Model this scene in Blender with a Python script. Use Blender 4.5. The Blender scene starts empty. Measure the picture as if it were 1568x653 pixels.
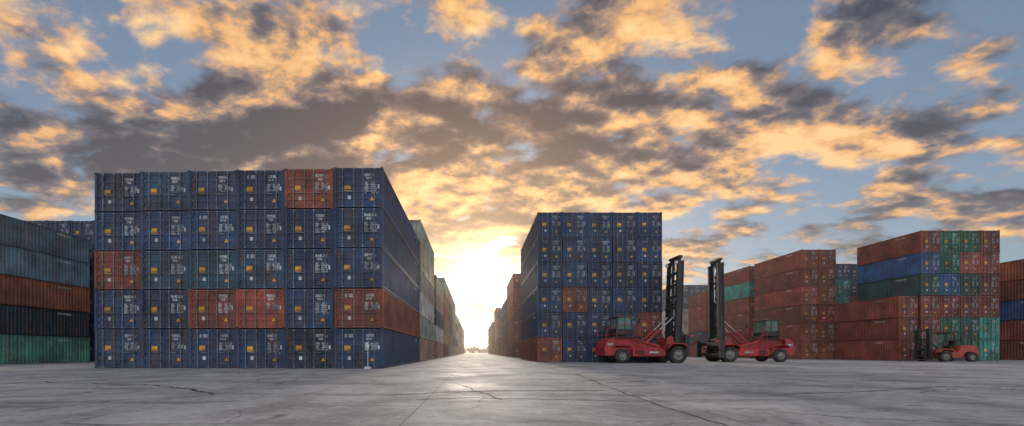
import bpy, math, random
from mathutils import Vector
random.seed(7)
sc=bpy.context.scene
R=math.radians
SUN_EL=10.5
CAMH=1.08
F=600.0
# ---------------------------------------------------------------- helpers
def nt_new(name):
    m=bpy.data.materials.new(name); m.use_nodes=True
    n=m.node_tree; b=n.nodes['Principled BSDF']; return m,n,b
class G:
    """tiny node graph helper"""
    def __init__(s,nt): s.nt=nt
    def N(s,t,**k):
        n=s.nt.nodes.new(t)
        for a,v in k.items(): setattr(n,a,v)
        return n
    def set(s,sock,v):
        if isinstance(v,bpy.types.NodeSocket): s.nt.links.new(v,sock)
        else: sock.default_value=v
    def m(s,op,a,b=0.0,c=0.0,clamp=False):
        n=s.N('ShaderNodeMath',operation=op,use_clamp=clamp)
        s.set(n.inputs[0],a); s.set(n.inputs[1],b); s.set(n.inputs[2],c); return n.outputs[0]
    def v(s,op,a,b=(0,0,0)):
        n=s.N('ShaderNodeVectorMath',operation=op)
        s.set(n.inputs[0],a)
        if op=='SCALE': s.set(n.inputs['Scale'],b)
        else: s.set(n.inputs[1],b)
        return n.outputs['Value'] if op in('DOT_PRODUCT','LENGTH') else n.outputs[0]
    def xyz(s,x,y,z):
        n=s.N('ShaderNodeCombineXYZ'); s.set(n.inputs[0],x); s.set(n.inputs[1],y); s.set(n.inputs[2],z); return n.outputs[0]
    def sep(s,v):
        n=s.N('ShaderNodeSeparateXYZ'); s.set(n.inputs[0],v); return n.outputs
    def noise(s,vec,scale,detail=4,rough=.5,dist=0.0):
        n=s.N('ShaderNodeTexNoise'); s.set(n.inputs['Vector'],vec)
        s.set(n.inputs['Scale'],scale); s.set(n.inputs['Detail'],detail); s.set(n.inputs['Roughness'],rough); s.set(n.inputs['Distortion'],dist)
        return n.outputs['Fac']
    def rng(s,v,a,b,c=0.0,d=1.0,smooth=False):
        n=s.N('ShaderNodeMapRange',interpolation_type='SMOOTHSTEP' if smooth else 'LINEAR',clamp=True)
        s.set(n.inputs[0],v)
        for i,q in enumerate((a,b,c,d)): s.set(n.inputs[i+1],q)
        return n.outputs[0]
    def mix(s,f,a,b,mode='MIX'):
        n=s.N('ShaderNodeMix',data_type='RGBA',blend_type=mode); s.set(n.inputs[0],f)
        s.set(n.inputs[6],a if isinstance(a,bpy.types.NodeSocket) else (*a[:3],1)); s.set(n.inputs[7],b if isinstance(b,bpy.types.NodeSocket) else (*b[:3],1))
        return n.outputs[2]
    def ramp(s,f,stops):
        n=s.N('ShaderNodeValToRGB'); s.set(n.inputs[0],f); cr=n.color_ramp; cr.interpolation='LINEAR'
        while len(cr.elements)<len(stops): cr.elements.new(.5)
        for e,(p,c) in zip(cr.elements,stops): e.position=p; e.color=(*c,1)
        return n.outputs[0]
    def bump(s,h,st,dist,target):
        n=s.N('ShaderNodeBump'); s.set(n.inputs['Strength'],st); s.set(n.inputs['Distance'],dist); s.set(n.inputs['Height'],h)
        s.nt.links.new(n.outputs[0],target)

def paint(name,color=None,rough=.5,rust=.66,metal=0.0):
    m,nt,b=nt_new(name); g=G(nt)
    oi=g.N('ShaderNodeObjectInfo'); tc=g.N('ShaderNodeTexCoord')
    co=g.v('ADD',tc.outputs['Object'],g.xyz(g.m('MULTIPLY',oi.outputs['Random'],91.0),g.m('MULTIPLY',oi.outputs['Random'],37.0),g.m('MULTIPLY',oi.outputs['Random'],13.0)))
    base=oi.outputs['Color'] if color is None else (*color,1)
    big=g.noise(co,.7,3,.6)
    st=g.noise(g.v('MULTIPLY',co,(5,5,.35)),1.0,4,.6)
    fine=g.noise(co,6.0,5,.65)
    c=g.mix(1.0,base,g.mix(g.rng(big,.3,.7),(.50,.50,.50),(1.5,1.5,1.5)),'MULTIPLY')
    c=g.mix(g.m('MULTIPLY',g.rng(st,.44,.68),.46),c,(.13,.11,.095))
    c=g.mix(g.m('MULTIPLY',g.rng(fine,.35,.75),.14),c,(.28,.28,.27))
    c=g.mix(g.rng(g.m('ADD',g.m('MULTIPLY',fine,.6),g.m('MULTIPLY',st,.4)),rust-.06,rust+.02),c,(.14,.055,.028))
    nt.links.new(c,b.inputs['Base Color'])
    nt.links.new(g.rng(fine,.2,.8,rough-.1,rough+.2),b.inputs['Roughness'])
    b.inputs['Metallic'].default_value=metal
    b.inputs['Specular IOR Level'].default_value=.35
    g.bump(big,.35,.03,b.inputs['Normal'])
    return m
M_CONT=paint('container_paint',None,.5,.60)
M_BAR=paint('galvanised_bar',(.20,.23,.26),.45,.6,.3)
M_CAST=paint('casting_steel',(.05,.05,.055),.6,.55)
M_WHITE=paint('decal_white',(.62,.64,.66),.6,.75)
M_YEL=paint('decal_yellow',(.80,.38,.02),.55,.75)
M_DARK=paint('dark_gasket_and_shade',(.012,.012,.014),.7,.9)  # dark parts, plus painted shade in casting holes and behind doors
M_RED=paint('vehicle_red',(.46,.022,.03),.38,.70)
M_ORG=paint('vehicle_orange',(.46,.06,.03),.45,.66)
M_MAST=paint('mast_steel',(.022,.024,.028),.5,.68)
M_RUB=paint('tyre_rubber',(.022,.022,.023),.8,.9)
M_HUB=paint('hub_steel',(.30,.28,.27),.5,.6)
M_CHR,nt_,b_=nt_new('cylinder_chrome'); b_.inputs['Base Color'].default_value=(.55,.56,.58,1); b_.inputs['Metallic'].default_value=1; b_.inputs['Roughness'].default_value=.25
M_GLS,nt_,b_=nt_new('cab_glass'); b_.inputs['Base Color'].default_value=(.16,.30,.28,1); b_.inputs['Roughness'].default_value=.08; b_.inputs['Metallic'].default_value=.0; b_.inputs['Alpha'].default_value=.6
M_LAMP,nt_,b_=nt_new('lamp_glass'); b_.inputs['Base Color'].default_value=(.8,.8,.75,1); b_.inputs['Roughness'].default_value=.2

class MB:
    def __init__(s): s.v=[];s.f=[];s.mi=[];s.mats=[]
    def mat(s,m):
        if m not in s.mats: s.mats.append(m)
        return s.mats.index(m)
    def add(s,vs,fs,m):
        o=len(s.v); k=s.mat(m); s.v+= [tuple(q) for q in vs]
        for f in fs: s.f.append([i+o for i in f]); s.mi.append(k)
    def box(s,x0,x1,y0,y1,z0,z1,m):
        s.add([(x0,y0,z0),(x1,y0,z0),(x1,y1,z0),(x0,y1,z0),(x0,y0,z1),(x1,y0,z1),(x1,y1,z1),(x0,y1,z1)],
              [(0,3,2,1),(4,5,6,7),(0,1,5,4),(1,2,6,5),(2,3,7,6),(3,0,4,7)],m)
    def quad(s,a,b,c,d,m): s.add([a,b,c,d],[(0,1,2,3)],m)
    def prism(s,poly,y0,y1,m):
        n=len(poly)
        vs=[(x,y0,z) for x,z in poly]+[(x,y1,z) for x,z in poly]
        fs=[tuple(range(n)),tuple(range(2*n-1,n-1,-1))]+[(i,i+n,(i+1)%n+n,(i+1)%n) for i in range(n)]
        s.add(vs,fs,m)
    def rod(s,p,q,r,m,n=8,r2=None):
        p=Vector(p);q=Vector(q);d=(q-p).normalized(); u=d.orthogonal().normalized(); w=d.cross(u); r2=r if r2 is None else r2
        vs=[p+(u*math.cos(a)+w*math.sin(a))*r for a in [2*math.pi*i/n for i in range(n)]]+[q+(u*math.cos(a)+w*math.sin(a))*r2 for a in [2*math.pi*i/n for i in range(n)]]
        s.add(vs,[tuple(range(n-1,-1,-1)),tuple(range(n,2*n))]+[(i,(i+1)%n,(i+1)%n+n,i+n) for i in range(n)],m)
    def beam(s,p,q,w,h,m):
        p=Vector(p);q=Vector(q);d=(q-p).normalized(); up=Vector((0,1,0)) if abs(d.y)<.9 else Vector((1,0,0))
        u=d.cross(up).normalized()*w/2; t=up*h/2
        vs=[p-u-t,p+u-t,p+u+t,p-u+t,q-u-t,q+u-t,q+u+t,q-u+t]
        s.add(vs,[(0,3,2,1),(4,5,6,7),(0,1,5,4),(1,2,6,5),(2,3,7,6),(3,0,4,7)],m)
    def lathe(s,prof,cx,cz,m,n=28):
        vs=[];fs=[];k=len(prof)
        for i in range(n):
            a=2*math.pi*i/n
            for y,r in prof: vs.append((cx+r*math.cos(a),y,cz+r*math.sin(a)))
        for i in range(n):
            for j in range(k-1): fs.append((i*k+j,((i+1)%n)*k+j,((i+1)%n)*k+j+1,i*k+j+1))
        s.add(vs,fs,m)
    def mesh(s,name):
        me=bpy.data.meshes.new(name); me.from_pydata(s.v,[],s.f); me.polygons.foreach_set('material_index',s.mi)
        for m in s.mats: me.materials.append(m)
        me.update(); return me
    def obj(s,name,parent=None,bevel=0,fix=True):
        me=s.mesh(name)
        if fix:
            import bmesh
            bm=bmesh.new(); bm.from_mesh(me); bmesh.ops.recalc_face_normals(bm,faces=bm.faces); bm.to_mesh(me); bm.free()
        o=bpy.data.objects.new(name,me); sc.collection.objects.link(o)
        if parent: o.parent=parent
        if bevel:
            bv=o.modifiers.new('bevel','BEVEL'); bv.width=bevel; bv.segments=2; bv.limit_method='ANGLE'; bv.angle_limit=R(40)
        return o
# ---------------------------------------------------------------- containers
SEG={'a':(0,1,1,1),'b':(1,.5,1,1),'c':(1,0,1,.5),'d':(0,0,1,0),'e':(0,0,0,.5),'f':(0,.5,0,1),'g':(0,.5,1,.5)}
def text(b,rnd,x,z,h,n,y,m,side=None):
    w=h*.55; t=h*.2
    for i in range(n):
        cx=x+i*h*.78
        if rnd.random()<.08: continue
        for k,(x0,z0,x1,z1) in SEG.items():
            if rnd.random()<.3: continue
            ax,bx=cx+x0*w-t/2,cx+x1*w+t/2; az,bz=z+z0*h-t/2,z+z1*h+t/2
            if side is None: b.quad((ax,y,az),(bx,y,az),(bx,y,bz),(ax,y,bz),m)
            else:
                b.quad((y,ax*side,az),(y,bx*side,az),(y,bx*side,bz),(y,ax*side,bz),m)
def container(name,W,L,H=2.6,seed=1,lab=1.0):
    rnd=random.Random(seed); b=MB(); h=W/2; C=M_CONT
    P=.15
    z0,z1=.035,H-.035
    for sx in(-1,1):
        for (ya,yb) in((.02,.02+P),(L-.02-P,L-.02)):
            xa,xb=sorted((sx*(h-.01),sx*(h-.01-P))); b.box(xa,xb,ya,yb,.121,H-.121,C)
        for (ya,yb) in((0,.18),(L-.18,L)):
            xa,xb=sorted((sx*h,sx*(h-.18)))
            b.box(xa,xb,ya,yb,0.002,.12,M_CAST if rnd.random()<.5 else C); b.box(xa,xb,ya,yb,H-.12,H-.002,C)
            yy=-.003 if ya==0 else L+.003
            for zc in(.06,H-.06):
                xc=sx*(h-.09); b.quad((xc-.04,yy,zc-.03),(xc+.04,yy,zc-.03),(xc+.04,yy,zc+.03),(xc-.04,yy,zc+.03),M_DARK)  # casting holes: their inner shade painted as flat dark quads
        xa,xb=sorted((sx*(h-.012),sx*(h-.09)))
        b.box(xa,xb,.181,L-.181,z0,.17,C); b.box(xa,xb,.181,L-.181,H-.12,z1,C)
        n=max(8,int(round((L-.34)/.30))); p=(L-.34)/n; pts=[]
        for i in range(n):
            y=.17+i*p
            pts+=[(y,0),(y+p*.28,0),(y+p*.5,1),(y+p*.78,1)]
        pts.append((L-.17,0))
        vs=[]
        for y,k in pts:
            x=sx*(h-.022-.055*k); vs+=[(x,y,.17),(x,y,H-.12)]
        fs=[(2*i,2*i+2,2*i+3,2*i+1) if sx>0 else (2*i,2*i+1,2*i+3,2*i+2) for i in range(len(pts)-1)]
        b.add(vs,fs,C)
        if sx>0: text(b,rnd,L-3.2,H-.45,.15,11,sx*(h-.015),M_WHITE,1)
        else: text(b,rnd,-2.9,H-.45,.15,11,sx*(h-.015),M_WHITE,-1)
    n=int(L/.6); vs=[]
    for i in range(n*2+1):
        y=.12+(L-.24)*i/(n*2); z=H-.045-(.02 if i%2 else 0); vs+=[(-h+.05,y,z),(h-.05,y,z)]
    b.add(vs,[(2*i,2*i+1,2*i+3,2*i+2) for i in range(n*2)],C)
    b.quad((-h+.08,.1,.12),(h-.08,.1,.12),(h-.08,L-.1,.12),(-h+.08,L-.1,.12),M_DARK)
    for ya,yb in((.03,.14),(L-.14,L-.03)):
        b.box(-h+.181,h-.181,ya,yb,z0,.17,C); b.box(-h+.181,h-.181,ya,yb,H-.15,z1,C)
    n=9; pts=[]; p=(W-.34)/n
    for i in range(n):
        x=-h+.17+i*p; pts+=[(x,0),(x+p*.3,0),(x+p*.5,1),(x+p*.8,1)]
    pts.append((h-.17,0)); vs=[]
    for x,k in pts: vs+=[(x,L-.06-.04*k,.17),(x,L-.06-.04*k,H-.15)]
    b.add(vs,[(2*i,2*i+1,2*i+3,2*i+2) for i in range(len(pts)-1)],C)
    b.quad((-h+.1,.14,.1),(h-.1,.14,.1),(h-.1,.14,H-.1),(-h+.1,.14,H-.1),M_DARK)  # dark sheet behind the doors, paints the unlit interior into the gaps
    zb,zt=.19,H-.165
    for sx in(-1,1):
        xa,xb=sorted((sx*.012,sx*(h-.175)))
        b.box(xa,xa+.07,.05,.1,zb,zt,C); b.box(xb-.07,xb,.05,.1,zb,zt,C)
        zs=[(zb,0)]; k=5; pz=(zt-zb)/k
        for i in range(k):
            a=zb+i*pz
            zs+=[(a+pz*.22,0),(a+pz*.30,1),(a+pz*.72,1),(a+pz*.80,0)]
        zs.append((zt,0)); vs=[]
        for z,q in zs: vs+=[(xa+.07,.053+.032*q,z),(xb-.07,.053+.032*q,z)]
        b.add(vs,[(2*i,2*i+1,2*i+3,2*i+2) for i in range(len(zs)-1)],C)
        dw=h-.187
        for t in(.2,.72):
            bx=sx*(.012+dw*t)
            b.rod((bx,.018,.08),(bx,.018,H-.07),.026,M_BAR,6)
            for z in(.09,H-.11): b.box(bx-.06,bx+.06,-.006,.029,z-.04,z+.04,M_BAR)
            for z in(.42,1.0,1.62,H-.4): b.box(bx-.05,bx+.05,.0,.05,z-.03,z+.03,C)
            zh=1.02 if t<.5 else 1.2
            hx=bx+sx*(.06 if t<.5 else -.06); b.box(min(hx,hx+sx*(.40 if t<.5 else -.40)),max(hx,hx+sx*(.40 if t<.5 else -.40)),-.012,.012,zh-.02,zh+.02,M_BAR)
        for z in(.4,.95,1.6,H-.45): 
            xh=sx*(h-.17); b.box(xh-.07,xh+.07,.005,.045,z-.05,z+.05,C)
    y=.046
    if lab>0:
        dw=h-.187
        tx=.012+dw*.27
        text(b,rnd,tx,H-.52,.14,7 if rnd.random()<.6 else 6,y,M_WHITE)
        text(b,rnd,tx+.1,H-.74,.12,4,y,M_WHITE)
        for i in range(rnd.choice((3,4,5,6))):
            text(b,rnd,tx,H-1.02-.13*i,.085,rnd.choice((3,4,4)),y,M_WHITE); text(b,rnd,tx+.40,H-1.02-.13*i,.085,rnd.choice((5,6,7)),y,M_WHITE)
        lx=-dw*.52; s=.2
        zc=H*.5+rnd.uniform(-.06,.12)
        b.quad((lx-s,y,zc-s*.8),(lx+s,y,zc-s*.8),(lx+s,y,zc+s*.9),(lx-s,y,zc+s*.9),M_YEL)
        if rnd.random()<.6: b.quad((lx+.02,y-.004,zc-s*.5),(lx+s*.8,y-.004,zc-s*.5),(lx+s*.8,y-.004,zc-s*.2),(lx+.02,y-.004,zc-s*.2),M_DARK)
        tx2=dw*.62; s=.14
        b.add([(tx2-s,y,.48),(tx2+s,y,.48),(tx2,y,.48+s*1.7)],[(0,1,2)],M_YEL)
        if rnd.random()<.7:
            b.quad((-dw*.5,y,.55),(-dw*.36,y,.55),(-dw*.36,y,.78),(-dw*.5,y,.78),M_WHITE)
        if rnd.random()<.6: text(b,rnd,-dw*.62,H-.55,.16,4,y,M_WHITE)
        b.quad((dw*.88,y,1.25),(dw*.96,y,1.25),(dw*.96,y,1.5),(dw*.88,y,1.5),M_WHITE)
    return b.mesh(name)
MESH={}
def cmesh(W,L,v):
    k=(round(W,2),round(L,2),v)
    if k not in MESH: MESH[k]=container('shipping_container_mesh',W,L,seed=v*17+3)
    return MESH[k]
COL={'B':(.021,.054,.132),'b':(.032,.084,.168),'T':(.020,.072,.122),'G':(.018,.085,.075),'R':(.28,.070,.043),'r':(.30,.035,.03),
 'O':(.36,.11,.055),'S':(.10,.19,.27),'N':(.012,.034,.075),'g':(.10,.33,.24),'W':(.55,.56,.55),'P':(.32,.37,.31),'p':(.40,.25,.20),'e':(.02,.16,.09),'t':(.03,.30,.28),'y':(.42,.40,.27),'D':(.18,.035,.03),'u':(.03,.12,.32)}
def cont(x,y,z,W,L,code,flip=False):
    o=bpy.data.objects.new('shipping_container',cmesh(W,L,random.randrange(6)))
    sc.collection.objects.link(o)
    o.location=(x+random.uniform(-.018,.018),y+random.uniform(-.04,.04),z)
    if flip: o.rotation_euler=(0,0,math.pi); o.location.y+=L
    c=COL[code]; j=random.uniform(.72,1.25); o.color=(c[0]*j*random.uniform(.85,1.15),c[1]*j*random.uniform(.97,1.03),c[2]*j*random.uniform(.9,1.1),1)
    return o
HC=2.6
def block(x0,pitch,ncol,y0,L,grid,stag=0.0,gap=.06,flip=False):
    nr=len(grid)
    for r,row in enumerate(grid):
        for c,ch in enumerate(row):
            if ch=='.': continue
            cont(x0+pitch*(c+.5),y0+stag*(len(row)-1-c),(nr-1-r)*HC,pitch-gap,L,ch,flip)
def rgrid(nc,nr,pal): return [''.join(random.choice(pal) for _ in range(nc)) for _ in range(nr)]
XA=-5.90; pA=3.24
block(XA-6*pA,pA,6,25.3,16.9,["BbBBRB","BBBBBB","RTTbBB","BBRRBR","bBBBNB"],stag=.15)
g=rgrid(6,6,"BRbPBTR")
side=['P','y','P','W','P','p']  # pale aisle-side column, sun glow put into the container colours
g=[r[:-1]+side[i] for i,r in enumerate(g)]
block(XA-6*2.6-.0,2.6,6,43.0,14.6,g)
def aisle(xe,sgn,y,L,nr,nc,pal,wp=2.55):  # paler codes in the far palettes put distance haze into container colour
    gg=rgrid(nc,nr,pal)
    block(xe-nc*wp if sgn<0 else xe,wp,nc,y,L,gg)
aisle(XA,-1,60.5,14,5,5,"pPyWPb")
aisle(XA,-1,76.5,14,6,5,"pRbPpr")
aisle(XA,-1,92.5,14,6,4,"RpbPWp")
aisle(XA,-1,108.5,14,6,4,"pPyPb")
for y in(126,142,158): aisle(XA,-1,y,14,5,3,"RpPWby")
for y in(176,192,208): aisle(XA,-1,y,14,5,3,"pRPby")
XB=6.5
block(XB,2.6,5,40.7,15.1,["BBBBBB"[:5],"BBBBB","BbBBB","BRBBB","BBBbR","RBBBB"],gap=.045)
aisle(XB+.55,1,72.5,14,6,5,"RDRBRO")
aisle(XB+.55,1,88,14,5,4,"RDBO")
aisle(XB+.4,1,112,14,5,4,"RpRb")
aisle(XB+.5,1,129,14,6,4,"RRpD")
for y in(155,172,190): aisle(XB+.4,1,y,14,5,3,"RpDb")
block(-40.8-2.6,2.6,1,25.2,16.4,["S","S","O","N","g"])
block(-40.8-5.3,2.6,1,25.2,16.4,["B","S","R","N","G"])
block(-55.2,2.62,8,43.3,12.2,rgrid(8,6,"BBNb"))
XC=(1036-727)/600*85
block(XC,2.6,4,85,12,["BBbB","bBBB","WWWW","WWWW","WWWB","BNBR"])
XE=46.3
block(XE,2.44,2,55.5,9.4,["RR","RR","RR","Rr","RR","RR"],gap=.05)
block(XE,2.44,2,66.2,11.0,["rR","tR","RR","RR","rR","RR"],gap=.05)
block(XE,2.44,2,78.5,11.0,["RR","rR","RR","BR","rR"],gap=.05)
block(XE-.5,2.44,2,91,11.0,["rR","RR","tR","RR","rR","RR"],gap=.05)
block(54.5,2.44,6,64.5,12.0,["BBBBBB","BRtBRR","RRtRRB","RRRRRR","BRRRRR","RRRRRR"],gap=.05)
top=["ReeR","ueRR","GuGD","RrRr","ReGt","RGet"]
block(53.3,2.36,4,46.8,7.9,top,gap=.05)
block(53.3-2.40,2.36,1,47.0,8.5,["R","R","R"],gap=.05)
block(70.2,2.44,4,47.5,9.0,["O.RR","RRBR","utRR","RBRG","RRRR"],gap=.05)
block(66.5,2.44,1,62.5,9.0,["O","R","t","B","R"],gap=.05)
block(70.0,2.44,5,62.5,9.0,["OORRR","RRRBB","tRRRR","BRRRR","RRRRR"],gap=.05)
# ---------------------------------------------------------------- vehicles
def empty(name,loc,rot=0):
    e=bpy.data.objects.new(name,None); e.empty_display_size=.5; sc.collection.objects.link(e); e.location=loc; e.rotation_euler=(0,0,rot); return e
def wheel(name,par,x,y,r,w):
    b=MB(); s=w/2
    b.lathe([(y-s*.75,r*.58),(y-s,r*.68),(y-s*.95,r*.9),(y-s*.7,r),(y,r*1.01),(y+s*.7,r),(y+s*.95,r*.9),(y+s,r*.68),(y+s*.75,r*.58)],x,r,M_RUB,32)
    for i in range(28):
        a=2*math.pi*i/28; 
        for sg in(-1,1):
            p=Vector((x+math.cos(a)*r*1.0,y+sg*s*.15,r+math.sin(a)*r*1.0)); q=Vector((x+math.cos(a+.09)*r*1.0,y+sg*s*.85,r+math.sin(a+.09)*r*1.0))
            b.beam(p,q,.05,.03,M_RUB)
    for sg in(-1,1):
        b.lathe([(y+sg*s*.78,r*.6),(y+sg*s*.45,r*.52),(y+sg*s*.35,r*.3),(y+sg*s*.75,r*.25),(y+sg*s*.8,.001)],x,r,M_HUB,24)
        for i in range(10):
            a=2*math.pi*i/10; b.rod((x+math.cos(a)*r*.4,y+sg*s*.38,r+math.sin(a)*r*.4),(x+math.cos(a)*r*.4,y+sg*s*.6,r+math.sin(a)*r*.4),.03,M_CAST,6)
    o=b.obj(name,par)
    for p in o.data.polygons: p.use_smooth=len(p.vertices)==4 and p.area>.002
    return o
def handler(loc,rot,mh,sprw,lift,lean):
    e=empty('container_handler',loc,rot)
    AX=2.8
    b=MB()
    b.prism([(-4.0,.7),(-4.1,1.4),(-3.95,2.0),(-3.5,2.4),(-3.1,2.47),(-3.1,1.5),(-1.85,1.5),(-1.7,.8),(-1.95,.65)],-1.32,1.32,M_RED)
    b.obj('counterweight',e,.06)
    b=MB()
    b.prism([(-3.09,1.6),(-3.09,2.42),(-1.5,2.42),(-.6,2.0),(.2,1.62),(1.6,1.45),(3.0,1.35),(3.0,.7),(2.2,.55),(-1.6,.6),(-1.6,1.6)],-.95,.95,M_RED)
    b.prism([(-1.4,.65),(-1.4,1.38),(1.5,1.28),(1.8,1.0),(1.7,.65)],-1.40,-.96,M_RED)
    b.prism([(-1.4,.65),(-1.4,1.38),(1.5,1.28),(1.8,1.0),(1.7,.65)],.96,1.40,M_RED)
    b.obj('chassis',e,.04)
    b=MB()
    for s in(-1,1):
        ya,yb=sorted((s*.98,s*1.95))
        b.prism([(x-.2,z) for x,z in [(2.0,1.35),(2.25,1.75),(2.7,1.82),(3.5,1.78),(3.85,1.45),(3.9,1.52),(3.55,1.87),(2.68,1.90),(2.2,1.83),(1.93,1.38)]],ya,yb,M_RED)
        b.prism([(-3.3,1.5),(-3.1,1.72),(-2.5,1.78),(-1.8,1.7),(-1.6,1.4),(-1.52,1.44),(-1.75,1.78),(-2.5,1.86),(-3.15,1.8),(-3.38,1.54)],min(s*1.33,s*1.62),max(s*1.33,s*1.62),M_RED)
    b.obj('mudguards',e,.01)
    b=MB()
    for s in(-1,1):
        for i in range(5): b.box(-1.2+i*.16,-1.1+i*.16,min(s*1.40,s*1.415),max(s*1.40,s*1.415),.8,1.25,M_MAST)
        b.box(.2,1.1,min(s*1.40,s*1.413),max(s*1.40,s*1.413),.95,1.1,M_WHITE)
        b.box(-3.8,-3.3,min(s*1.32,s*1.333),max(s*1.32,s*1.333),1.7,1.9,M_WHITE)
    b.box(-2.9,-2.0,-.6,.6,2.421,2.70,M_MAST)
    b.rod((-3.2,.8,2.4),(-3.2,.8,3.7),.08,M_MAST,10)
    b.obj('side_panels',e)
    for s in(-1,1):
        wheel('drive_wheel_outer',e,AX,s*1.62,.80,.46); wheel('drive_wheel_inner',e,AX,s*1.16,.80,.40)
        wheel('steer_wheel',e,-2.45,s*1.42,.68,.46)
    b=MB(); b.rod((AX,-1.5,.8),(AX,1.5,.8),.2,M_CAST,12); b.rod((-2.45,-1.3,.68),(-2.45,1.3,.68),.15,M_CAST,12); b.obj('axles',e)
    x0,x1,zb,zt=-2.75,-1.15,2.82,4.4
    b=MB()
    b.box(x0-.1,x1+.1,-.95,.95,zb-.1,zb,M_MAST)
    for (x,y,xt) in((x0,-.85,x0+.1),(x0,.85,x0+.1),(x1,-.85,x1-.25),(x1,.85,x1-.25)): b.beam((x,y,zb),(xt,y,zt),.09,.09,M_MAST)
    for y in(-.85,.85):
        b.beam(((x0+x1)/2,y,zb),((x0+x1)/2,y,zt),.07,.06,M_MAST)
        b.prism([(x0+.05,zb+.01),(x1-.05,zb+.01),(x1-.1,zb+.45),(x0+.08,zb+.45)],y-.025,y+.025,M_MAST)
    b.prism([(x0-.02,zt),(x1-.2,zt),(x1-.1,zt+.06),(x1-.25,zt+.14),(x0+.1,zt+.14)],-.95,.95,M_CAST)
    b.box(x1-.16,x1-.1,-.8,.8,zb+.02,zb+.3,M_MAST); b.box(x0+.0,x0+.06,-.8,.8,zb+.02,zb+.5,M_MAST)
    b.box(-2.3,-1.8,-.25,.25,zb+.02,zb+.5,M_DARK); b.box(-2.42,-2.28,-.25,.25,zb+.4,zb+1.15,M_DARK)
    b.rod((-1.45,0,zb+.1),(-1.65,0,zb+.75),.04,M_DARK); b.rod((-1.75,0,zb+.72),(-1.58,0,zb+.8),.2,M_DARK,12)
    b.box(-2.2,-2.0,-.1,.1,zt+.14,zt+.27,M_ORG)
    b.obj('cab_frame',e,.01)
    b=MB()
    for y in(-.85,.85): b.quad((x0+.06,y*1.0,zb+.46),(x1-.12,y,zb+.46),(x1-.24,y,zt),(x0+.1,y,zt),M_GLS)
    b.quad((x1-.02,-.82,zb+.3),(x1-.02,.82,zb+.3),(x1-.24,.82,zt),(x1-.24,-.82,zt),M_GLS)
    b.quad((x0+.02,-.82,zb+.5),(x0+.02,.82,zb+.5),(x0+.1,.82,zt),(x0+.1,-.82,zt),M_GLS)
    b.obj('cab_glazing',e,fix=False)
    b=MB()
    for s in(-1,1):
        for x in(-1.0,-.45):
            b.rod((x-.35,s*1.35,3.75),(x+.15,s*1.45,.75),.028,M_RED,6)
        for i in range(6):
            z=.8+i*.34; t=(z-.75)/3.0; b.box(-.95+.15-t*.5,-.40+.15-t*.5,min(s*1.3,s*1.5),max(s*1.3,s*1.5),z,z+.035,M_MAST)
        pts=[(-3.9,s*1.25,1.9),(-3.9,s*1.25,3.1),(-2.9,s*1.25,3.65),(-1.1,s*1.25,3.65),(-.9,s*1.25,2.3)]
        for p,q in zip(pts[:-1],pts[1:]): b.rod(p,q,.028,M_RED,6)
        b.rod((-3.9,s*1.25,2.7),(-1.0,s*1.25,3.0),.022,M_RED,6)
        b.rod((-2.9,s*1.25,2.4),(-2.9,s*1.25,3.65),.024,M_RED,6)
        b.box(-3.0,-1.0,min(s*.97,s*1.3),max(s*.97,s*1.3),2.43,2.48,M_MAST)
        b.rod((-1.2,s*.95,4.2),(-.8,s*1.4,4.1),.02,M_MAST,6); b.box(-.83,-.76,min(s*1.3,s*1.5),max(s*1.3,s*1.5),3.8,4.2,M_DARK)
    b.obj('ladder_and_handrails',e)
    b=MB()
    for s in(-1,1):
        b.beam((-1.3,s*.8,2.35),(1.5,s*.8,1.6),.2,.12,M_RED)
        b.prism([(1.9,1.4),(2.2,2.45),(2.55,2.65),(2.8,2.4),(2.9,1.4)],min(s*.70,s*.94),max(s*.70,s*.94),M_RED)
    b.obj('mast_support_frame',e,.02)
    b=MB()
    tz=4.6
    def mx(z): return 3.2+lean*(z-.6)
    for s in(-1,1):
        b.rod((.0,s*.62,1.75),(1.6,s*.62,1.75+(tz-1.75)*.52),.11,M_RED,12)
        b.rod((1.6,s*.62,1.75+(tz-1.75)*.52),(mx(tz)-.2,s*.62,tz),.06,M_CHR,12)
        b.rod((.1,s*.45,1.9),(-.9,s*.45,2.5),.03,M_DARK,6)
        b.rod((.6,s*.5,1.8),(mx(3)-.3,s*.5,3.1),.03,M_DARK,6)
    b.obj('tilt_cylinders',e)
    b=MB()
    top=mh
    for s in(-1,1):
        for (dx,w1) in((-.27,.09),(.27,.09)):
            b.beam((mx(.45)+dx,s*.88,.45),(mx(top)+dx,s*.88,top),w1,.26,M_MAST)
        b.beam((mx(.46),s*.94,.46),(mx(top-.01),s*.94,top-.01),.44,.03,M_MAST)
        b.beam((mx(.7),s*.70,.7),(mx(top+.35),s*.70,top+.35),.30,.09,M_MAST)
        b.rod((mx(.8)-.1,s*.5,.8),(mx(top*.62)-.1,s*.5,top*.62),.11,M_MAST,10)
        b.rod((mx(top*.62)-.1,s*.5,top*.62),(mx(top)-.1,s*.5,top-.1),.055,M_CHR,10)
        for k in(.28,.34): b.rod((mx(2)+.1,s*k,2.0),(mx(top)+.1,s*k,top+.1),.02,M_CAST,6)
        b.rod((mx(1)-.3,s*.85,1.2),(mx(top)-.32,s*.85,top-.3),.03,M_DARK,6)
        b.lathe([(s*.31-.05,.02),(s*.31-.05,.22),(s*.31+.05,.22),(s*.31+.05,.02)],mx(top),top+.15,M_CAST,16)
    n=9
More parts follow.
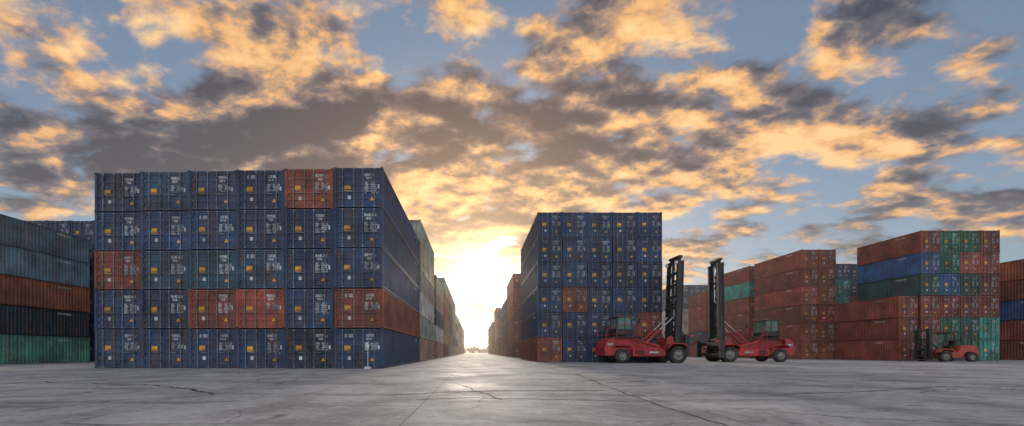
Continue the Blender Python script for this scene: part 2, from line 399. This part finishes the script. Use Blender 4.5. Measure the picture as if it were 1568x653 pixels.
    for i in range(n):
        z=.7+i*(top-.9)/(n-1)
        b.box(mx(z)-.36,mx(z)-.2,-1.0,1.0,z,z+.24,M_MAST)
        if i%2==0: b.box(mx(z)-.05,mx(z)+.1,-.65,.65,z+.5,z+.68,M_MAST)
        if i<n-1:
            z2=.7+(i+1)*(top-.9)/(n-1)
            for s in(-1,1): b.beam((mx(z)-.29,s*.7,z+.24),(mx(z2)-.29,s*.1,z2),.05,.06,M_MAST)
    b.box(mx(top+.3)-.2,mx(top+.3)+.2,-.9,.9,top+.3,top+.52,M_MAST)
    b.box(mx(top)-.5,mx(top)-.3,-1.0,-.7,top-.3,top-.05,M_LAMP); b.box(mx(top)-.5,mx(top)-.3,.7,1.0,top-.3,top-.05,M_LAMP)
    b.obj('lift_mast',e,.008)
    b=MB(); X=mx(lift)+.38
    for s in(-1,1):
        b.box(X,X+.18,s*.8-.12,s*.8+.12,lift,lift+2.3,M_MAST)
    for z in(lift+.1,lift+1.0,lift+1.9): b.box(X+.02,X+.16,-.679,.679,z,z+.25,M_MAST)
    b.box(X+.181,X+.5,-sprw,sprw,lift+1.35,lift+1.75,M_MAST)
    b.box(X+.181,X+.42,-sprw*.8,sprw*.8,lift+.3,lift+.6,M_MAST)
    for s in(-1,1):
        b.box(X+.15,X+.62,s*sprw-.16,s*sprw+.16,lift+.1,lift+2.0,M_MAST)
        b.box(X+.62,X+1.0,s*sprw-.1,s*sprw+.1,lift+1.75,lift+1.95,M_RED)
        b.beam((X+.3,s*.4,lift+.6),(X+.3,s*sprw*.8,lift+1.35),.1,.1,M_MAST)
    b.obj('carriage_and_spreader',e,.01)
    return e
handler((16.35,38.6,0),R(2),9.9,1.15,.75,.03)
handler((29.6,42.6,0),math.pi+R(-3),10.6,2.3,.35,.012)

def forklift(loc,rot,color):
    e=empty('forklift_truck',loc,rot)
    b=MB()
    b.prism([(-2.2,.45),(-2.3,1.0),(-2.15,1.55),(-1.7,1.7),(-.7,1.7),(-.5,1.05),(.2,.95),(.35,1.25),(1.2,1.25),(1.35,.9),(1.35,.35),(-.9,.35),(-1.0,.8),(-1.25,1.0),(-1.6,1.0),(-1.85,.8),(-1.9,.45)],-.85,.85,color)
    b.obj('body',e,.05)
    b=MB()
    for s in(-1,1):
        b.prism([(.35,.95),(.5,1.25),(1.35,1.28),(1.65,.95),(1.7,1.0),(1.4,1.36),(.45,1.33),(.28,.98)],min(s*.86,s*1.25),max(s*.86,s*1.25),color)
        wheel('front_wheel',e,1.0,s*1.05,.56,.36); wheel('rear_wheel',e,-1.45,s*.98,.48,.30)
    b.obj('mudguards',e,.01)
    b=MB()
    for s in(-1,1):
        b.beam((-1.0,s*.7,1.71),(-.75,s*.7,2.95),.09,.08,M_MAST); b.beam((.95,s*.7,1.26),(.45,s*.7,2.95),.09,.08,M_MAST); b.beam((-.2,s*.7,1.0),(-.2,s*.7,2.95),.05,.05,M_MAST)
    b.box(-.95,.6,-.8,.8,2.95,3.05,M_MAST)
    b.box(-.75,-.2,-.3,.3,1.4,1.65,M_DARK); b.box(-.85,-.72,-.3,.3,1.5,2.2,M_DARK); b.rod((.7,0,1.3),(.35,0,1.85),.04,M_DARK); b.rod((.3,0,1.82),(.38,0,1.9),.18,M_DARK,12)
    b.rod((-1.9,.6,1.6),(-1.9,.6,2.5),.06,M_MAST,8); b.box(-.1,.1,-.1,.1,3.05,3.2,M_ORG)
    b.box(-2.34,-2.2,-.7,-.5,1.1,1.25,M_LAMP); b.box(-1.6,-1.0,-.865,-.85,1.25,1.45,M_WHITE)
    b.obj('overhead_guard_and_seat',e,.008)
    b=MB(); b.quad((.9,-.66,1.35),(.9,.66,1.35),(.48,.66,2.9),(.48,-.66,2.9),M_GLS); b.obj('windscreen',e,fix=False)
    b=MB()
    for s in(-1,1):
        b.box(1.75,2.05,s*.6-.08,s*.6+.08,.2,3.35,M_MAST); b.box(1.82,2.02,s*.43-.06,s*.43+.06,.25,3.5,M_MAST)
        b.rod((1.75,s*.25,.4),(1.75,s*.25,3.2),.06,M_CHR,8); b.rod((.9,s*.5,1.2),(1.76,s*.5,2.0),.06,M_MAST,8)
    for z in(.3,1.2,2.2,3.2): b.box(1.77,1.85,-.519,.519,z,z+.18,M_MAST)
    b.obj('mast',e,.006)
    b=MB()
    for z in(.5,1.1): b.box(2.1,2.2,-1.1,1.1,z,z+.16,M_MAST)
    for s in(-1,1):
        b.box(2.105,2.19,s*1.0-.06,s*1.0+.06,.661,1.099,M_MAST); b.box(2.2,2.29,s*.5-.1,s*.5+.1,.15,1.4,M_MAST)
        b.prism([(2.29,.15),(4.2,.15),(4.2,.17),(2.9,.23),(2.29,.24)],s*.5-.09,s*.5+.09,M_MAST)
    for i in range(6): b.box(2.12,2.16,-.9+i*.34,-.86+i*.34,1.26,2.0,M_MAST)
    b.box(2.11,2.17,-.95,.95,2.0,2.06,M_MAST)
    b.obj('forks_and_backrest',e,.006)
    return e
f=forklift((52.2,43.6,0),math.pi-R(4),M_ORG); f.scale=(1.12,1.12,1.05)

b=MB(); b.rod((0,0,.14),(0,0,1.65),.028,M_WHITE,10); b.prism([(-.2,0),(.2,0),(.17,.14),(-.17,.14)],-.15,.15,M_WHITE); b.rod((0,0,1.65),(0,0,1.72),.05,M_WHITE,10); b.box(-.09,.09,-.04,-.029,1.3,1.58,M_WHITE)
o=b.obj('marker_post',None,.008); o.location=(-6.75,24.75,0.004)

# ---------------------------------------------------------------- ground
m,nt,bs=nt_new('yard_concrete'); g=G(nt)
tc=g.N('ShaderNodeTexCoord'); P=tc.outputs['Object']
warp=g.N('ShaderNodeTexNoise'); g.set(warp.inputs['Vector'],P); g.set(warp.inputs['Scale'],.9); g.set(warp.inputs['Detail'],6)
Pw=g.v('ADD',P,g.v('SCALE',g.v('SUBTRACT',warp.outputs['Color'],(.5,.5,.5)),.9))
large=g.noise(P,.07,5,.6,.5); mid=g.noise(P,.45,7,.62,.4); fine=g.noise(P,5,8,.7); grit=g.noise(P,45,4,.7)
col=g.mix(g.rng(large,.3,.7),(.34,.34,.352),(.46,.455,.45))
col=g.mix(g.m('MULTIPLY',g.rng(mid,.48,.64),.7),col,(.18,.177,.182))
col=g.mix(g.m('MULTIPLY',g.rng(mid,.46,.30),.5),col,(.60,.59,.575))
col=g.mix(1.0,col,g.mix(g.rng(fine,.25,.75),(.62,.62,.62),(1.35,1.35,1.35)),'MULTIPLY')
col=g.mix(1.0,col,g.mix(grit,(.72,.72,.72),(1.28,1.28,1.28)),'MULTIPLY')
stv=g.v('MULTIPLY',Pw,(1.1,.03,1)); stn=g.noise(stv,1.0,6,.6)
col=g.mix(g.m('MULTIPLY',g.rng(stn,.52,.72),.5),col,(.17,.168,.17))
stv2=g.v('MULTIPLY',Pw,(.12,1.6,1)); stn2=g.noise(stv2,1.0,7,.65)
col=g.mix(g.m('MULTIPLY',g.rng(stn2,.53,.66),.7),col,(.12,.118,.12))
sp=g.noise(P,1.3,3,.5); col=g.mix(g.m('MULTIPLY',g.rng(sp,.65,.73),.65),col,(.07,.07,.07))
s3=g.sep(g.v('ADD',P,g.v('SCALE',g.v('SUBTRACT',warp.outputs['Color'],(.5,.5,.5)),.09)))
def joint(c,per,off,w):
    f=g.m('FRACT',g.m('DIVIDE',g.m('ADD',c,off),per)); d=g.m('MULTIPLY',g.m('MINIMUM',f,g.m('SUBTRACT',1.0,f)),per)
    return g.rng(d,w*.5,w,1,0)
jt=g.m('MAXIMUM',joint(s3[0],5.2,1.1,.02),joint(s3[1],6.4,2.7,.04))
def crack(scale,w,seedv):
    v=g.N('ShaderNodeTexVoronoi',feature='DISTANCE_TO_EDGE'); g.set(v.inputs['Vector'],g.v('ADD',Pw,seedv)); g.set(v.inputs['Scale'],scale)
    return g.rng(v.outputs['Distance'],w*.3,w,1,0)
cm=g.rng(g.noise(P,.16,3,.5),.48,.60)
cr=g.m('MULTIPLY',crack(.28,.009,(3,7,0)),cm)
cr2=g.m('MULTIPLY',crack(1.1,.017,(31,2,0)),g.rng(g.noise(g.v('ADD',P,(50,9,0)),.22,3,.5),.57,.67))
allc=g.m('MAXIMUM',g.m('MULTIPLY',jt,.55),g.m('MAXIMUM',g.m('MULTIPLY',cr,.85),g.m('MULTIPLY',cr2,.75)))
col=g.mix(g.m('MULTIPLY',allc,.85),col,(.04,.038,.037))
nt.links.new(col,bs.inputs['Base Color'])
nt.links.new(g.rng(g.m('ADD',g.m('MULTIPLY',mid,.6),g.m('MULTIPLY',fine,.4)),.35,.65,.62,.88),bs.inputs['Roughness'])
bs.inputs['Specular IOR Level'].default_value=.13
hh=g.m('SUBTRACT',g.m('ADD',g.m('MULTIPLY',mid,.6),g.m('ADD',g.m('MULTIPLY',fine,.25),g.m('MULTIPLY',grit,.06))),g.m('MULTIPLY',allc,.5))
g.bump(hh,.65,.05,bs.inputs['Normal'])
b=MB(); b.quad((-2500,-500,0),(2500,-500,0),(2500,4000,0),(-2500,4000,0),m); b.obj('concrete_yard_ground')
m_c,nt2,b2=nt_new('crack_fill'); b2.inputs['Base Color'].default_value=(.045,.042,.04,1); b2.inputs['Roughness'].default_value=.95
def px(x,y):
    d=F*CAMH/(y-539.0); return ((x-727)/F*d,d)
b=MB(); rc=random.Random(5)
def crackline(pts,w,jag):
    P=[px(*p) for p in pts]; out=[]
    for (x0,y0),(x1,y1) in zip(P[:-1],P[1:]):
        n=max(2,int(math.hypot(x1-x0,y1-y0)/.14))
        for i in range(n):
            t=i/n; out.append((x0+(x1-x0)*t,y0+(y1-y0)*t))
    out.append(P[-1]); j=0; res=[]
    for i,(x,y) in enumerate(out):
        j=j*.86+rc.uniform(-jag,jag); res.append((x+j,y+j*.8))
    for i in range(len(res)-1):
        a,c=Vector(res[i]),Vector(res[i+1]); t=(c-a).normalized(); n=Vector((-t.y,t.x))
        w1=w*(.45+.9*rc.random()); w2=w*(.45+.9*rc.random())
        b.quad((*(a-n*w1/2),.004),(*(a+n*w1/2),.004),(*(c+n*w2/2),.004),(*(c-n*w2/2),.004),m_c)
crackline([(878,572),(935,594),(1010,622),(1125,655)],.055,.022)
crackline([(590,606),(680,601),(760,599),(925,598)],.12,.05)
crackline([(702,589),(735,600),(770,612)],.045,.03)
crackline([(640,612),(720,609),(800,611),(905,613),(960,616)],.07,.035)
crackline([(330,604),(240,590),(60,585)],.11,.06)
crackline([(0,609),(90,606),(140,603)],.08,.05)
crackline([(1200,604),(1330,600),(1450,592)],.08,.05)
crackline([(1130,625),(1300,640),(1568,652)],.03,.02)
crackline([(30,630),(200,612),(330,606)],.04,.04)
crackline([(880,584),(940,582),(1010,586)],.16,.08)
crackline([(905,588),(965,585),(990,583)],.12,.08)
b.obj('pavement_cracks',fix=False)

# ---------------------------------------------------------------- far trees
mt,nt3,b3=nt_new('tree_leaves'); b3.inputs['Roughness'].default_value=.8
g3=G(nt3); tc3=g3.N('ShaderNodeTexCoord'); nt3.links.new(g3.mix(g3.noise(tc3.outputs['Object'],.5,3),(.05,.07,.035),(.12,.14,.07)),b3.inputs['Base Color'])
mk,_,bk=nt_new('tree_bark'); bk.inputs['Base Color'].default_value=(.08,.06,.045,1)
b=MB(); rt=random.Random(3)
for i in range(60):
    x=-70+i*2.4+rt.uniform(-1.2,1.2); y=330+rt.uniform(-10,12); H=rt.uniform(3.5,7.0)
    b.rod((x,y,0),(x+rt.uniform(-.4,.4),y,H*.6),.22,mk,6,.1)
    cl=[(x+rt.uniform(-1.9,1.9),y+rt.uniform(-1.5,1.5),H*rt.uniform(.15,.85),rt.uniform(.8,1.5)) for _ in range(9)]
    for cx,cy,cz,cr_ in cl:
        b.rod((x,y,H*.35),(cx,cy,cz),.07,mk,4,.03)
        for _ in range(45):
            d=Vector((rt.gauss(0,1),rt.gauss(0,1),rt.gauss(0,1))).normalized()*cr_*rt.random()**.4
            p=Vector((cx,cy,max(.3,cz)))+d; u=Vector((rt.uniform(-1,1),rt.uniform(-1,1),rt.uniform(-1,1))).normalized()*.28; w=u.orthogonal().normalized()*.22
            b.quad(p-u-w,p+u-w,p+u+w,p-u+w,mt)
b.obj('distant_tree_line',fix=False)

# ---------------------------------------------------------------- atmospheric haze over the yard
mh_=bpy.data.materials.new('haze'); mh_.use_nodes=True; nh=mh_.node_tree; nh.nodes.clear()
oh=nh.nodes.new('ShaderNodeOutputMaterial'); vs_=nh.nodes.new('ShaderNodeVolumeScatter'); vs_.inputs['Color'].default_value=(1,.93,.84,1); vs_.inputs['Density'].default_value=.0015; vs_.inputs['Anisotropy'].default_value=.6
nh.links.new(vs_.outputs[0],oh.inputs['Volume'])
b=MB(); b.box(-160,160,44,360,.02,45,mh_); b.obj('atmospheric_haze')

# ---------------------------------------------------------------- sky
w=bpy.data.worlds.new('World'); sc.world=w; w.use_nodes=True; nt=w.node_tree; nt.nodes.clear(); g=G(nt)
out=g.N('ShaderNodeOutputWorld')
sky=g.N('ShaderNodeTexSky',sky_type='NISHITA'); sky.sun_disc=False; sky.sun_elevation=R(SUN_EL); sky.sun_rotation=0.0
sky.air_density=1.0; sky.dust_density=.6; sky.ozone_density=2.5
tc=g.N('ShaderNodeTexCoord'); D=g.v('NORMALIZE',tc.outputs['Generated']); dx,dy,dz=g.sep(D)
zp=g.m('MAXIMUM',dz,0.0)
den=g.m('ADD',zp,.30)
ux=g.m('DIVIDE',dx,den); uy=g.m('DIVIDE',dy,den)
U=g.xyz(ux,g.m('MULTIPLY',uy,1.35),5.2)
sunv=(0,math.cos(R(SUN_EL)),math.sin(R(SUN_EL)))
sd=g.m('MAXIMUM',g.v('DOT_PRODUCT',D,sunv),0.0)
yy=g.m('MAXIMUM',dy,.05); tx=g.m('MULTIPLY',g.m('DIVIDE',dx,yy),600.0); tz=g.m('MULTIPLY',g.m('DIVIDE',dz,yy),600.0)
def bank(x,y,rx,ry,amp):
    a=g.m('DIVIDE',g.m('SUBTRACT',tx,float(x-727)),float(rx)); c=g.m('DIVIDE',g.m('SUBTRACT',tz,float(539-y)),float(ry))
    r2=g.m('ADD',g.m('MULTIPLY',a,a),g.m('MULTIPLY',c,c))
    return g.m('MULTIPLY',g.m('EXPONENT',g.m('MULTIPLY',r2,-1.0)),float(amp))
def total(lst):
    t=0.0
    for q in lst: t=g.m('ADD',bank(*q),t)
    return t
cov=total([(300,205,330,80,.15),(440,190,160,80,.12),(780,190,180,85,.12),(80,50,160,60,.05),(540,95,60,40,-.06),(1000,90,110,90,.04),(1390,30,120,60,.12),
           (1480,190,140,60,.07),(1250,190,110,60,.09),(1100,260,180,60,.09),(1430,300,220,50,.06),(660,330,200,70,.10),(80,280,180,50,.09),(900,330,150,60,.07),(470,30,150,40,.06),(1180,120,120,50,.04)])
drk=total([(280,200,330,80,.26),(770,170,160,60,.30),(1390,30,150,60,.45),(860,90,90,50,.12),(1450,340,250,30,.25),(90,30,200,60,-.2),(640,340,200,50,-.15),(780,262,150,25,-.25),(1150,230,350,90,-.14),(1450,120,200,90,-.10),(430,150,120,60,-.05)])
def cl(vec,det):
    a=g.noise(vec,1.7,2,.5,.0); c=g.noise(vec,4.8,det,.56,.15)
    return g.m('ADD',g.m('MULTIPLY',a,.32),g.m('MULTIPLY',c,.68))
n1=cl(U,10)
n2=cl(g.v('ADD',U,(0.015,.065,0)),5)
nn=g.m('ADD',n1,cov)
dens=g.rng(nn,.475,.575,0,1,True)
thick=g.rng(nn,.51,.72)
f1=g.noise(g.v('ADD',U,(9,4,2)),11.0,6,.58); f2=g.noise(g.v('ADD',U,(9.006,4.032,2)),11.0,4,.58)
glow=g.m('POWER',sd,9.0); glow2=g.m('POWER',sd,24.0); glow3=g.m('POWER',sd,220.0)
zone=g.noise(g.v('ADD',U,(1,14,2)),1.9,2,.5)
L_=g.m('ADD',.52,g.m('MULTIPLY',g.m('SUBTRACT',n1,n2),4.6))
L_=g.m('ADD',L_,g.m('MULTIPLY',g.m('SUBTRACT',f1,f2),1.2))
L_=g.m('ADD',L_,g.m('MULTIPLY',g.m('SUBTRACT',zone,.5),1.2))
L_=g.m('SUBTRACT',L_,g.m('MULTIPLY',thick,.42))
L_=g.m('SUBTRACT',L_,g.m('MULTIPLY',drk,.62))
L_=g.m('ADD',L_,g.m('MULTIPLY',glow2,.25),0,True)
cool=g.ramp(L_,[(0,(.070,.082,.115)),(.28,(.135,.145,.185)),(.48,(.36,.27,.23)),(.66,(.82,.44,.20)),(1,(1.08,.66,.31))])
warmr=g.ramp(L_,[(0,(.13,.09,.08)),(.28,(.28,.175,.13)),(.48,(.60,.34,.18)),(.66,(1.0,.55,.21)),(1,(1.12,.77,.36))])
ccol=g.mix(g.m('POWER',sd,6.0),cool,warmr)
rear_fill=g.rng(dy,.15,-.6)
ccol=g.mix(rear_fill,ccol,g.mix(thick,(2.15,2.05,2.0),(1.4,1.35,1.37)))  # clouds behind the camera brightened as unseen fill for the container fronts
zenith_fill=g.rng(dz,.72,.88)
ccol=g.mix(zenith_fill,ccol,(.95,.95,1.02))  # overhead clouds brightened out of view, added fill mainly for the ground
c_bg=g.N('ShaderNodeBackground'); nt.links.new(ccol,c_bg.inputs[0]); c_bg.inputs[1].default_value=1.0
s_bg=g.N('ShaderNodeBackground'); nt.links.new(g.mix(.25,sky.outputs[0],(4.0,4.8,5.8)),s_bg.inputs[0]); s_bg.inputs[1].default_value=.105
mx_=g.N('ShaderNodeMixShader'); hz=g.rng(dz,.0,.12,0.25,1.0)
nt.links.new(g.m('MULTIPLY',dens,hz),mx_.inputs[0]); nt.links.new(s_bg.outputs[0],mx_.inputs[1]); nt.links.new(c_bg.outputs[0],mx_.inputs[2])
gl=g.N('ShaderNodeBackground')
gc=g.mix(glow3,(1.0,.56,.20),(1.0,.86,.60)); nt.links.new(gc,gl.inputs[0])
nt.links.new(g.m('ADD',g.m('MULTIPLY',glow2,.38),g.m('MULTIPLY',glow3,1.1)),gl.inputs[1])
ad=g.N('ShaderNodeAddShader'); nt.links.new(mx_.outputs[0],ad.inputs[0]); nt.links.new(gl.outputs[0],ad.inputs[1])
nt.links.new(ad.outputs[0],out.inputs[0])
sl=bpy.data.lights.new('sun','SUN'); sl.energy=2.4; sl.angle=R(3); sl.color=(1,.84,.66)
so=bpy.data.objects.new('sun',sl); sc.collection.objects.link(so)
so.rotation_euler=Vector((0,-math.cos(R(SUN_EL)),-math.sin(R(SUN_EL)))).to_track_quat('-Z','Y').to_euler()
cam=bpy.data.cameras.new('camera'); co=bpy.data.objects.new('camera',cam); sc.collection.objects.link(co); sc.camera=co
co.location=(0,0,CAMH); co.rotation_euler=(R(90),0,0)
cam.sensor_width=36; cam.lens=F/1568*36; cam.shift_x=57/1568; cam.shift_y=212.5/1568; cam.clip_end=6000; cam.clip_start=.1
sc.view_settings.view_transform='Standard'; sc.view_settings.look='None'; sc.view_settings.exposure=0
